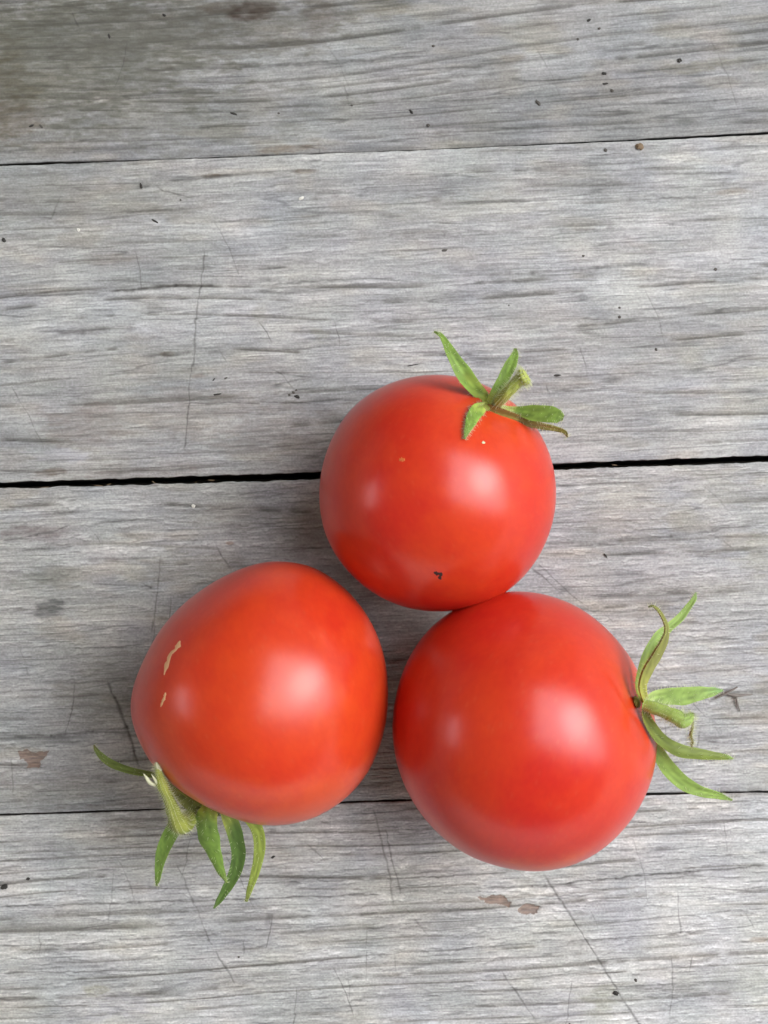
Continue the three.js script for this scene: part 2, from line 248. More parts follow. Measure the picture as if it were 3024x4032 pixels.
  for (let n = 0; n < o.dashes * 1.3; n++) {                         // pale lifted fibres
    const u = lerp(UL, UR, rnd()), v = vOf(u, 0.02 + 0.96 * rnd()), len = 8 + 40 * rnd(), w = 1.3 + 1.3 * rnd(), st = 0.15 + 0.4 * rnd();
    box(u - 4, u + len + 4, v - 7, v + 7, (x, y, k) => { const t = clamp((x - u) / len), d = Math.hypot(x - u - t * len, y - v + t * len * 0.045 + 1.2 * vn(x / 9, n)); const e = Math.exp(-d * d / (w * w * 0.5)) * st; tint(k, e, C[k * 3] * 1.5, C[k * 3 + 1] * 1.5, C[k * 3 + 2] * 1.5); B[k] += 0.05 * e; });
  }
  for (let n = 0; n < o.cuts; n++) {                                 // faint old knife scratches across the grain
    const u = lerp(UL, UR, rnd()), v = vOf(u, 0.05 + 0.8 * rnd()), len = 40 + 130 * rnd(), a = 0.9 + 0.9 * rnd();
    stroke(1.2 + 0.6 * rnd(), 0.4, 0.25 + 0.3 * rnd(), [[u, v], [u + len * Math.cos(a) * 0.5, v + len * Math.sin(a) * 0.5], [u + len * Math.cos(a + 0.08), v + len * Math.sin(a + 0.08)]], 0.8);
  }
  for (const P of CHIPS) {
    const us = P.map(p => p[0]), vs = P.map(p => p[1]), v1 = Math.max(...vs), v0 = Math.min(...vs);
    box(Math.min(...us) - 4, Math.max(...us) + 4, v0 - 4, v1 + 4, (u, v, k) => {
      if (!inside(u + 3.0 * vn(u / 7, v / 7), v + 2.4 * vn(u / 6 + 9, v / 5), P)) return;
      const m = 0.8 + 0.3 * vn(u / 18, v / 3.2) + 0.15 * vn(u / 5, v / 2); tint(k, 0.78, 0.285 * m, 0.19 * m, 0.140 * m); A[k] -= 0.22; B[k] -= 0.03;
    });
  }
  const cd = new Uint8Array(NX * NY * 4), bd = new Uint8Array(NX * NY * 4);
  const enc = x => 255 * (x <= 0.0031308 ? 12.92 * x : 1.055 * Math.pow(x, 1 / 2.4) - 0.055);
  for (let k = 0; k < NX * NY; k++) {
    cd[k * 4] = clamp(enc(C[k * 3]), 0, 255); cd[k * 4 + 1] = clamp(enc(C[k * 3 + 1]), 0, 255); cd[k * 4 + 2] = clamp(enc(C[k * 3 + 2]), 0, 255); cd[k * 4 + 3] = 255;
    const b = clamp(128 + B[k] * 640, 0, 255); bd[k * 4] = bd[k * 4 + 1] = bd[k * 4 + 2] = b; bd[k * 4 + 3] = 255;
  }
  const tex = (d, srgb) => { const t = new THREE.DataTexture(d, NX, NY, THREE.RGBAFormat); t.magFilter = THREE.LinearFilter; t.minFilter = THREE.LinearFilter; t.wrapS = t.wrapT = THREE.MirroredRepeatWrapping; if (srgb) t.colorSpace = THREE.SRGBColorSpace; t.needsUpdate = true; return t; };
  o.material = new THREE.MeshStandardMaterial({ map: tex(cd, true), bumpMap: tex(bd), bumpScale: 0.65e-3 * o.bump, roughness: 0.88, metalness: 0, vertexColors: true });
  o.relief_at = (u, t) => {                                          // coarse relief, bilinear, mirrored past the ends
    let x = (u - UL) / du - 0.5; const M = NX - 1; x = Math.abs(x); x = x % (2 * M); if (x > M) x = 2 * M - x;
    const yy = clamp(t * NY - 0.5, 0, NY - 1), i = Math.min(M - 1, Math.floor(x)), j = Math.min(NY - 2, Math.floor(yy)), fx = x - i, fy = yy - j, k = j * NX + i;
    return lerp(lerp(A[k], A[k + 1], fx), lerp(A[k + NX], A[k + NX + 1], fx), fy);
  };
}
function boardMesh(o, fineX, fineV) {
  const xs = []; for (let x = -0.19; x < -0.08; x += 0.004) xs.push(x); for (let x = -0.08; x <= 0.0801; x += fineX) xs.push(x); for (let x = 0.084; x <= 0.19; x += 0.004) xs.push(x);
  const nt = Math.round(0.057 / fineV), ts = [];
  ts.push(0); for (const e of [0.06, 0.15, 0.3]) ts.push(e * 1e-3 / 0.057); for (let j = 1; j < nt; j++) { const t = 0.014 + (j - 1) / (nt - 2) * 0.972; ts.push(t); } for (const e of [0.3, 0.15, 0.06]) ts.push(1 - e * 1e-3 / 0.057); ts.push(1);
  const nx = xs.length, nv = ts.length, S = nv + 4, pos = new Float32Array(nx * S * 3), uv = new Float32Array(nx * S * 2), col = new Float32Array(nx * S * 3).fill(1), idx = [];
  const put = (k, x, y, z, a, b) => { pos[k * 3] = x; pos[k * 3 + 1] = y; pos[k * 3 + 2] = z; uv[k * 2] = a; uv[k * 2 + 1] = b; };
  for (let i = 0; i < nx; i++) {
    const u = 829.5 + xs[i] / U, za = gz(o.a(u)), zb = gz(o.b(u)), tu = (u - UL) / (UR - UL), W = zb - za;
    const ja = 0.11e-3 * vn(u / 26, o.seed * 3) + 0.09e-3 * vn(u / 8, o.seed), jb = 0.11e-3 * vn(u / 26, o.seed * 3 + 40) + 0.08e-3 * vn(u / 8, o.seed + 60);
    for (let j = 0; j < nv; j++) {
      const t = ts[j], e = Math.min(t, 1 - t) * W, R = 0.22e-3 * (1 + 0.6 * vn(u / 40, (t < .5 ? 5 : 9) + o.seed)); let y = o.relief_at(u, t) * 1e-3;
      if (e < R) { const q = 1 - e / R; y -= R * 0.8 * (1 - Math.sqrt(1 - q * q * 0.98)); }
      const z = za + t * W + (t < 0.5 ? ja : jb) * smooth(2e-3, 0, e) * (t < 0.5 ? o.looseA ?? 0.35 : o.looseB ?? 0.35);
      put(i * S + 2 + j, xs[i], o.lift + y, z, tu, t);
    }
    for (const [src, d, e, tt] of [[2, 1, 0, 0.05], [nv + 1, nv + 2, nv + 3, 0.95]]) {                  // sides, coloured near black below the top edge
      const p = (i * S + src) * 3, y = pos[p + 1], z = pos[p + 2];
      put(i * S + d, xs[i], y - 0.12e-3, z, tu, tt); put(i * S + e, xs[i], -0.02, z, tu, tt);
      for (const k of [d, e]) col.set([0.12, 0.11, 0.10], (i * S + k) * 3);
    }
  }
  for (let i = 0; i < nx - 1; i++) for (let j = 0; j < S; j++) { const a = i * S + j, b = i * S + (j + 1) % S, c = a + S, d = b + S; idx.push(a, b, c, b, d, c); }
  for (const [i, f] of [[0, 1], [nx - 1, 0]]) for (let j = 1; j < S - 1; j++) f ? idx.push(i * S, i * S + j + 1, i * S + j) : idx.push(i * S, i * S + j, i * S + j + 1);
  const g = new THREE.BufferGeometry(); g.setAttribute('position', new THREE.BufferAttribute(pos, 3)); g.setAttribute('uv', new THREE.BufferAttribute(uv, 2)); g.setAttribute('color', new THREE.BufferAttribute(col, 3)); g.setIndex(idx); g.computeVertexNormals();
  return mesh('plank', g, o.material, tabletop);
}
const shift = (f, d) => u => f(u) + d;
const boards = [
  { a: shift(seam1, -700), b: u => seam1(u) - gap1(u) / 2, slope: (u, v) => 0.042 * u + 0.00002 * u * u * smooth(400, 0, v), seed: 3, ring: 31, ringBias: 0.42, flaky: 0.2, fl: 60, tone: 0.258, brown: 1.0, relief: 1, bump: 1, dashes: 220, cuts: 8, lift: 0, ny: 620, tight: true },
  { a: u => seam1(u) + gap1(u) / 2, b: seam2a, slope: (u) => 0.042 * u, seed: 8, looseB: 0.9, ring: 37, ringBias: 0.08, flaky: 0.6, fl: 40, tone: 0.335, brown: 0.7, relief: 1, bump: 1.1, dashes: 330, lift: 0.00008, cuts: 12, ny: 620, tight: true },
  { a: seam2b, b: u => seam3(u) - gap3(u) / 2, slope: (u) => 0.040 * u, seed: 14, looseA: 0.9, ring: 44, ringBias: -0.08, flaky: 1, fl: 26, tone: 0.36, brown: 1.0, relief: 0.8, bump: 1.2, dashes: 330, lift: -0.00006, cuts: 22, ny: 620, tight: true },
  { a: u => seam3(u) + gap3(u) / 2, b: shift(seam3, 700), slope: (u) => 0.040 * u, seed: 21, ring: 27, ringBias: 0.25, flaky: 1, fl: 24, tone: 0.455, brown: 0.5, relief: 0.7, bump: 1.2, dashes: 330, lift: 0.00004, cuts: 30, ny: 620, tight: true }
];
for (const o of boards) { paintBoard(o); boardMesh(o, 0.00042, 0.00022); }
// the next board on either side, just out of view
boardMesh({ ...boards[2], a: shift(boards[0].a, -700), b: shift(boards[0].a, -8), seed: 33 }, 0.002, 0.001);
boardMesh({ ...boards[1], a: shift(boards[3].b, 8), b: shift(boards[3].b, 700), seed: 37 }, 0.002, 0.001);
mesh('gap_dark_sheet', new THREE.BoxGeometry(0.378, 0.012, 0.34).translate(0, -0.0262, 0.01), new THREE.MeshStandardMaterial({ color: new THREE.Color().setRGB(0.06, 0.053, 0.043), roughness: 1 }), tabletop);  // dark sheet added beneath the planks so the gaps look black
top(tabletop, 'weathered grey wooden table top of parallel planks', 'table top', null, 'structure');

// ---------------------------------------------------------------- tomatoes
const skin = new THREE.MeshPhysicalMaterial({ vertexColors: true, roughness: 0.28, ior: 1.45, specularIntensity: 1, clearcoat: 0, sheen: 0 });
const green = new THREE.MeshPhysicalMaterial({ vertexColors: true, roughness: 0.62, ior: 1.4, sheen: 0.12, sheenRoughness: 0.5, sheenColor: new THREE.Color(0.7, 0.8, 0.5) });
const paleFuzz = new THREE.MeshStandardMaterial({ color: new THREE.Color().setRGB(0.55, 0.58, 0.36), roughness: 0.8 });
const cork = new THREE.MeshStandardMaterial({ color: new THREE.Color().setRGB(0.72, 0.40, 0.20), roughness: 0.75 });
const V3 = (x, y, z) => new THREE.Vector3(x, y, z);

function fruitGeometry(o) {
  const NT = 224, NP = 150, pos = [], col = [], idx = [];
  const axis = o.axis.clone().normalize(), q = new THREE.Quaternion().setFromUnitVectors(V3(0, 1, 0), axis), p = V3(), d = V3();
  const point = (ph, th) => {
    const sp = Math.sin(ph), cp = Math.cos(ph); d.set(sp * Math.cos(th), cp, sp * Math.sin(th));
    const lob = 1 + o.lobe * Math.cos(o.lobes * th + o.lobePhase) * Math.pow(sp, 1.5) * smooth(2.2, 0.3, ph) + o.wob * perlin.noise(d.x * 1.4 + o.seed, d.y * 1.4, d.z * 1.4);
    const side = 1 + o.egg * cp;
    p.set(d.x * side * lob, cp * o.long * (cp < 0 ? o.tip : lerp(1, o.shoulder ?? 1, smooth(0, 1, cp))), d.z * side * lob);
    p.y -= o.dimple * Math.exp(-((ph / 0.30) ** 2)) ;
    p.multiplyScalar(o.r).applyQuaternion(q);
    for (const [x, y, z, c, k] of o.flats ?? []) p.multiplyScalar(1 - k * smooth(c, 1, (p.x * x + p.y * y + p.z * z) / Math.hypot(x, y, z) / p.length()));   // flat spots, in table directions
    return p;
  };
  const tone = (ph, th, v) => {
    const x = Math.sin(ph) * Math.cos(th), y = Math.cos(ph), z = Math.sin(ph) * Math.sin(th), s = o.seed * 3.1;
    const n1 = perlin.noise(x * 1.7 + s, y * 1.7, z * 1.7), n2 = perlin.noise(x * 6 + s, y * 6, z * 6), n3 = perlin.noise(x * 24, y * 24 + s, z * 24), n4 = perlin.noise(x * 70 + s, y * 70, z * 70);
    const or = clamp(o.orange + 0.32 * n1 + 0.16 * n2 + 0.13 * n3 + 0.4 * smooth(0.75, 0.2, ph) + (o.patches ?? []).reduce((t, [px, py, pz, c, k]) => t + k * smooth(c, 1, (v.x * px + v.y * py + v.z * pz) / Math.hypot(px, py, pz) / v.length() + 0.10 * n2 + 0.05 * n3), 0));
    const m = 1 + 0.03 * n2 + 0.035 * n3 + 0.045 * n4;
    const fleck = perlin.noise(x * 46 + 3, y * 46 + s, z * 46) > 0.55 ? 0.5 : 0;
    return [lerp(0.54, 0.60, or) * m, (lerp(0.019, 0.062, or) + fleck * 0.03) * m, (lerp(0.0125, 0.0120, or) + fleck * 0.015) * m];
  };
  const push = (ph, th) => { const v = point(ph, th).clone(); pos.push(v.x, v.y, v.z); col.push(...tone(ph, th, v)); };
  push(0, 0); for (let j = 1; j < NP; j++) for (let i = 0; i < NT; i++) push(j / NP * Math.PI, i / NT * Math.PI * 2); push(Math.PI, 0);
  const id = (j, i) => j === 0 ? 0 : j === NP ? 1 + (NP - 1) * NT : 1 + (j - 1) * NT + (i % NT);
  for (let j = 0; j < NP; j++) for (let i = 0; i < NT; i++) {
    const a = id(j, i), b = id(j, i + 1), c = id(j + 1, i), e = id(j + 1, i + 1);
    if (j > 0) idx.push(a, b, c); if (j < NP - 1) idx.push(b, e, c);
  }
  let low = 1e9; for (let k = 1; k < pos.length; k += 3) low = Math.min(low, pos[k]);
  for (let k = 1; k < pos.length; k += 3) pos[k] -= low;
  const g = new THREE.BufferGeometry(); g.setAttribute('position', new THREE.Float32BufferAttribute(pos, 3)); g.setAttribute('color', new THREE.Float32BufferAttribute(col, 3)); g.setIndex(idx); g.computeVertexNormals();
  g.userData = { hub: point(0, 0).clone().add(V3(0, -low, 0)), mid: -low, axis };
  return g;
}
const G = (r, g, b) => [r, g, b];
const LEAF = { base: G(.33, .37, .07), mid: G(.155, .25, .042), tip: G(.13, .185, .045) };
function loftRings(rings, colours) {                                  // closed rings of equal count, capped with fans
  const m = rings[0].length, pos = [], col = [], idx = [];
  rings.forEach((r, i) => r.forEach((p, j) => { pos.push(p.x, p.y, p.z); col.push(...colours[i][j]); }));
  for (let i = 0; i < rings.length - 1; i++) for (let j = 0; j < m; j++) { const a = i * m + j, b = i * m + (j + 1) % m, c = a + m, d = b + m; idx.push(a, c, b, b, c, d); }
  for (const e of [0, rings.length - 1]) { const c = pos.length / 3, q = V3(); rings[e].forEach(p => q.add(p)); q.divideScalar(m); pos.push(q.x, q.y, q.z); col.push(...colours[e][0]); for (let j = 0; j < m; j++) e ? idx.push(c, e * m + j, e * m + (j + 1) % m) : idx.push(c, (j + 1) % m, j); }
  const g = new THREE.BufferGeometry(); g.setAttribute('position', new THREE.Float32BufferAttribute(pos, 3)); g.setAttribute('color', new THREE.Float32BufferAttribute(col, 3)); g.setIndex(idx); g.computeVertexNormals(); return g;
}
const mix3 = (a, b, t) => [lerp(a[0], b[0], t), lerp(a[1], b[1], t), lerp(a[2], b[2], t)];
const ramp = (c, t) => t < 0.35 ? mix3(c.base, c.mid, smooth(0, 0.35, t)) : t < 0.8 ? c.mid : mix3(c.mid, c.tip, smooth(0.8, 1, t));
let hairList = [];
function hair(p, dir, len, r) {                                       // one bristle: a thin three-sided spike
  const n = dir.clone().normalize(), a = V3(0.31, 0.87, 0.23).cross(n).normalize(), b = n.clone().cross(a), tipP = p.clone().addScaledVector(n, len).addScaledVector(a, len * 0.25 * (rnd() - 0.5)), q = [0, 1, 2].map(k => p.clone().addScaledVector(a, r * Math.cos(k * 2.094)).addScaledVector(b, r * Math.sin(k * 2.094)));
  for (let k = 0; k < 3; k++) { const u = q[k], w = q[(k + 1) % 3]; hairList.push(u.x, u.y, u.z, w.x, w.y, w.z, tipP.x, tipP.y, tipP.z); }
}
function sampler(T, list, N) {                                        // smooth line through [u, v, height, width] stations
  const pts = list.map(([u, v, h]) => at(T.u(u), T.v(v), typeof h === 'string' ? T.surface(T.u(u), T.v(v)) + parseFloat(h.slice(1)) : h));
  const curve = new THREE.CatmullRomCurve3(pts, false, 'centripetal'), out = [];
  for (let i = 0; i <= N; i++) {
    const t = i / N, f = t * (list.length - 1), k = Math.min(list.length - 2, Math.floor(f)), s = f - k, p = curve.getPoint(t);
    const w0 = list[k][3], w1 = list[k + 1][3], s2 = s * s * (3 - 2 * s);
    out.push({ t, p, tan: curve.getTangent(t).normalize(), w: lerp(w0, w1, 0.5 * s + 0.5 * s2) * T.k * U * (1 - p.y / CAM_Y) });
  }
  return out;
}
function sepal(T, parent, list, o = {}) {
  const N = 34, M = 7, st = sampler(T, list, N), c = { ...LEAF, ...o }, rings = [], cols = [], up0 = (o.up ?? V3(0, 1, 0)).clone();
  const seed = rnd() * 50;
  st.forEach(({ t, p, tan, w }, i) => {
    const ang = (o.roll ?? 0) + (o.twist ?? 0) * t; let B = tan.clone().cross(up0).normalize(); B.applyAxisAngle(tan, ang); const Nn = B.clone().cross(tan).normalize();
    const th = Math.min((o.thick ?? 0.36e-3), w * 0.45), ring = [], cc = []; const half = w * (o.slim ?? 0.58);
    for (let k = 0; k < 2 * M; k++) {
      const topSide = k < M, s = topSide ? -1 + 2 * k / (M - 1) : 1 - 2 * (k - M) / (M - 1), edge = 1 - 0.75 * s * s;
      const wav = 1 + 0.07 * vn(t * 9 + seed, s > 0 ? 3 : 7);
      const y = (o.cup ?? 0.16) * w * (s * s - 0.35) + (topSide ? 1 : -1) * th / 2 * edge - (topSide ? 1 : 0) * 0.12 * th * Math.exp(-s * s * 30);
      ring.push(p.clone().addScaledVector(B, s * half * wav).addScaledVector(Nn, y));
      const m = 1.05 + 0.30 * vn(t * 14 + seed, s * 3 + (topSide ? 0 : 9)) + 0.22 * vn(t * 45 + seed, s * 8) + 0.16 * Math.exp(-s * s * 14) + 0.30 * s * s * s * s;  // lighter midrib, plus edge highlights painted into the colour
      let q = ramp(c, clamp(t + 0.10 * vn(t * 8 + seed, s * 2))); if (!topSide && o.under) q = mix3(q, o.under, 0.7); if (o.flush) q = mix3(q, o.flush, clamp(0.55 + 0.5 * vn(t * 7 + seed, s * 2)) * smooth(1, 0.3, t));
      cc.push(q.map(x => x * m));
      if (i > 1 && rnd() < (o.fuzz ?? 0.5) && (Math.abs(s) > 0.9 || rnd() < 0.35)) hair(ring[k], Nn.clone().multiplyScalar(topSide ? 1 : -1).addScaledVector(B, s * 1.8).addScaledVector(tan, 0.6 * (rnd() - 0.2)), (0.35 + 0.5 * rnd()) * 1e-3, 0.03e-3);
    }
    rings.push(ring); cols.push(cc);
  });
  return mesh('sepal', loftRings(rings, cols), green, parent);
}
function stalk(T, parent, list, o = {}) {
  const N = 44, M = 14, st = sampler(T, list, N), rings = [], cols = [], seed = rnd() * 50; let side = V3(0, 1, 0).cross(st[0].tan).normalize(); const c0 = o.a ?? G(.33, .39, .075), c1 = o.b ?? G(.38, .43, .10);
  st.forEach(({ t, p, tan, w }) => {
    side = side.addScaledVector(tan, -side.dot(tan)).normalize(); const b = tan.clone().cross(side), ring = [], cc = [];
    for (let k = 0; k < M; k++) {
      const a = k / M * Math.PI * 2, n = side.clone().multiplyScalar(Math.cos(a)).addScaledVector(b, Math.sin(a)), r = w / 2 * (1 + 0.03 * Math.cos(5 * a + seed) + 0.13 * vn(t * 14 + seed, k * 0.9));
      ring.push(p.clone().addScaledVector(n, r)); const m = 1 + 0.2 * vn(t * 16 + seed, k * 0.8) + 0.05 * Math.cos(5 * a + seed) + 0.15 * vn(t * 40 + seed, k * 1.3); cc.push(mix3(c0, c1, clamp(t + 0.3 * vn(t * 6 + seed, k * .6))).map(x => x * m));
      if (rnd() < (o.fuzz ?? 0.8)) hair(ring[k], n.clone().addScaledVector(tan, 0.5 * (rnd() - 0.5)), (0.4 + 0.7 * rnd()) * 1e-3, 0.034e-3);
    }
    rings.push(ring); cols.push(cc);
  });
  return mesh(o.name ?? 'stem', loftRings(rings, cols), o.mat ?? green, parent);
}
function tomato(o, label) {
  reseed(o.seed * 1009);
  const root = new THREE.Group(); root.name = 'tomato';
  const g = fruitGeometry(o), fruit = mesh('fruit', g, skin, root);
  fruit.position.set(o.x, 0, o.z); fruit.updateMatrixWorld();
  const ray = new THREE.Raycaster();
  const T = { ...o.frame, fruit, surface: (u, v) => { const c = V3(0, CAM_Y, 0); ray.set(c, at(u, v, 0).sub(c).normalize()); const h = ray.intersectObject(fruit)[0]; return h ? h.point.y * 1e3 : g.userData.mid * 1e3; } };
  T.hub = g.userData.hub.clone().add(fruit.position);
  const calyx = new THREE.Group(); calyx.name = 'calyx'; root.add(calyx);
  // small fleshy disc where sepals and stem meet
  const disc = new THREE.SphereGeometry(1, 20, 12); const dp = disc.attributes.position, dc = [];
  for (let i = 0; i < dp.count; i++) { const v = V3().fromBufferAttribute(dp, i), n = 1 + 0.2 * pn(v.clone().multiplyScalar(2.2).addScalar(o.seed)); dp.setXYZ(i, v.x * n, v.y * n, v.z * n); const m = 1 + 0.3 * pn(v.clone().multiplyScalar(4)); dc.push(.24 * m, .26 * m, .05 * m); }
  disc.setAttribute('color', new THREE.Float32BufferAttribute(dc, 3)); disc.computeVertexNormals();
  const hub = mesh('calyx_disc', disc, green, calyx); hub.scale.set(o.disc, o.disc * 0.45, o.disc); hub.quaternion.setFromUnitVectors(V3(0, 1, 0), g.userData.axis); hub.position.copy(T.hub).addScaledVector(g.userData.axis, 0.3e-3);
  hairList = []; o.dress(T, calyx, root);
  const hg = new THREE.BufferGeometry(); hg.setAttribute('position', new THREE.Float32BufferAttribute(hairList, 3)); hg.computeVertexNormals();
  const hm = mesh('fuzz', hg, paleFuzz, calyx); hm.userData.kind = 'stuff';
  // put the group at the tomato's base
  root.position.set(o.x, 0, o.z); for (const c of root.children) { c.position.x -= o.x; c.position.z -= o.z; }
  return top(root, label, 'tomato', 'tomatoes on the boards');
}
// a thin irregular patch grown on the skin, along [u, v, width] stations
function scar(T, root, list, name, mat) {
  const N = 26, rows = [], pts = list.map(([u, v]) => new THREE.Vector2(u, v)), c = new THREE.SplineCurve(pts), pos = [], idx = [];
  for (let i = 0; i <= N; i++) {
    const t = i / N, f = t * (list.length - 1), k = Math.min(list.length - 2, Math.floor(f)), w = lerp(list[k][2], list[k + 1][2], f - k) / 2, p = c.getPoint(t), d = c.getTangent(t);
    for (const s of [-1, -0.5, 0, 0.5, 1]) { const ww = w * s * (1 + 0.55 * vn(t * 13, s > 0 ? 3 : 8)), u = p.x - d.y * ww, v = p.y + d.x * ww, q = at(u, v, T.surface(u, v) + (Math.abs(s) === 1 ? -0.02 : 0.05)); pos.push(q.x, q.y, q.z); }
  }
  for (let i = 0; i < N; i++) for (let j = 0; j < 4; j++) { const a = i * 5 + j; idx.push(a, a + 5, a + 1, a + 1, a + 5, a + 6); }
  const g = new THREE.BufferGeometry(); g.setAttribute('position', new THREE.Float32BufferAttribute(pos, 3)); g.setIndex(idx); g.computeVertexNormals(); return mesh(name, g, mat, root);
}
const frame = (u0, v0, k) => ({ u: x => u0 + x * k, v: y => v0 + y * k, k });
const OLIVE = { base: G(.25, .25, .045), mid: G(.16, .165, .036), tip: G(.13, .13, .04) };
const YELLOW = { base: G(.36, .38, .06), mid: G(.24, .31, .055), tip: G(.18, .22, .05) };

tomato({
  seed: 1, patches: [[0.3, 0.9, 0.5, 0.75, 0.15]], x: 0.00824, z: -0.00294, r: 0.0186, axis: V3(0.36, 0.60, -0.70), long: 0.985, tip: 1, egg: 0, dimple: 0.05, lobe: 0.008, lobes: 5, lobePhase: 1, wob: 0.02, orange: 0.30, disc: 0.0009,
  frame: frame(905.2, 691.2, 0.21496),
  dress(T, P, root) {
    sepal(T, P, [[730, 850, 's0.6', 60], [610, 740, 's0.9', 125], [450, 545, 31, 150], [345, 380, 31.5, 105], [270, 235, 31, 62], [212, 148, 30.5, 38], [150, 118, 30, 16]], { cup: 0.22, roll: 0.15 });
    sepal(T, P, [[690, 860, 's0.4', 50], [760, 740, 29, 80], [850, 590, 28, 105], [920, 460, 28, 105], [960, 360, 28, 72], [968, 285, 28, 26]], { cup: 0.18, roll: -0.2 });
    stalk(T, P, [[770, 860, 's0.4', 100], [850, 770, 31.5, 108], [930, 680, 32.5, 118], [1000, 610, 33, 125], [1040, 580, 33.2, 165], [1062, 566, 33.4, 178], [1078, 556, 33.5, 150]], { fuzz: 0.9 });
    sepal(T, P, [[690, 850, 's0.8', 60], [590, 910, 's0.9', 128], [525, 1010, 's0.9', 105], [490, 1100, 's0.8', 60], [455, 1195, 's0.5', 16]], { cup: 0.05 });
    sepal(T, P, [[680, 870, 's0.7', 70], [850, 950, 's0.5', 100], [1000, 1000, 's0.6', 84], [1180, 1050, 26.5, 66], [1380, 1092, 26, 48], [1468, 1128, 26, 34], [1492, 1178, 25.5, 16]], { ...OLIVE, cup: 0.2, flush: G(.16, .07, .025), roll: 0.5 });
    sepal(T, P, [[780, 880, 's0.3', 60], [930, 905, 27.6, 62], [1020, 918, 28, 90], [1150, 935, 29, 140], [1300, 945, 30, 148], [1400, 968, 30.5, 120], [1452, 985, 30.6, 50]], { base: G(.34, .36, .08), cup: 0.12 });
    const m = new THREE.MeshStandardMaterial({ color: new THREE.Color().setRGB(0.025, 0.010, 0.008), roughness: 0.8 });
    scar(T, root, [[937, 1236, 3], [945, 1239, 10], [953, 1241, 6], [950, 1247, 8], [953, 1252, 3]], 'dark_blemish', m);
    scar(T, root, [[1041, 957, 3], [1044, 956, 7], [1048, 957, 3]], 'pale_speck', paleFuzz);
    scar(T, root, [[862, 993, 4], [868, 993, 11], [875, 993, 4]], 'yellow_fleck', new THREE.MeshStandardMaterial({ color: new THREE.Color().setRGB(0.60, 0.14, 0.03), roughness: 0.5 }));
  }
}, 'smallest round red tomato, lying over the widest black gap, with a spread star of sepals');

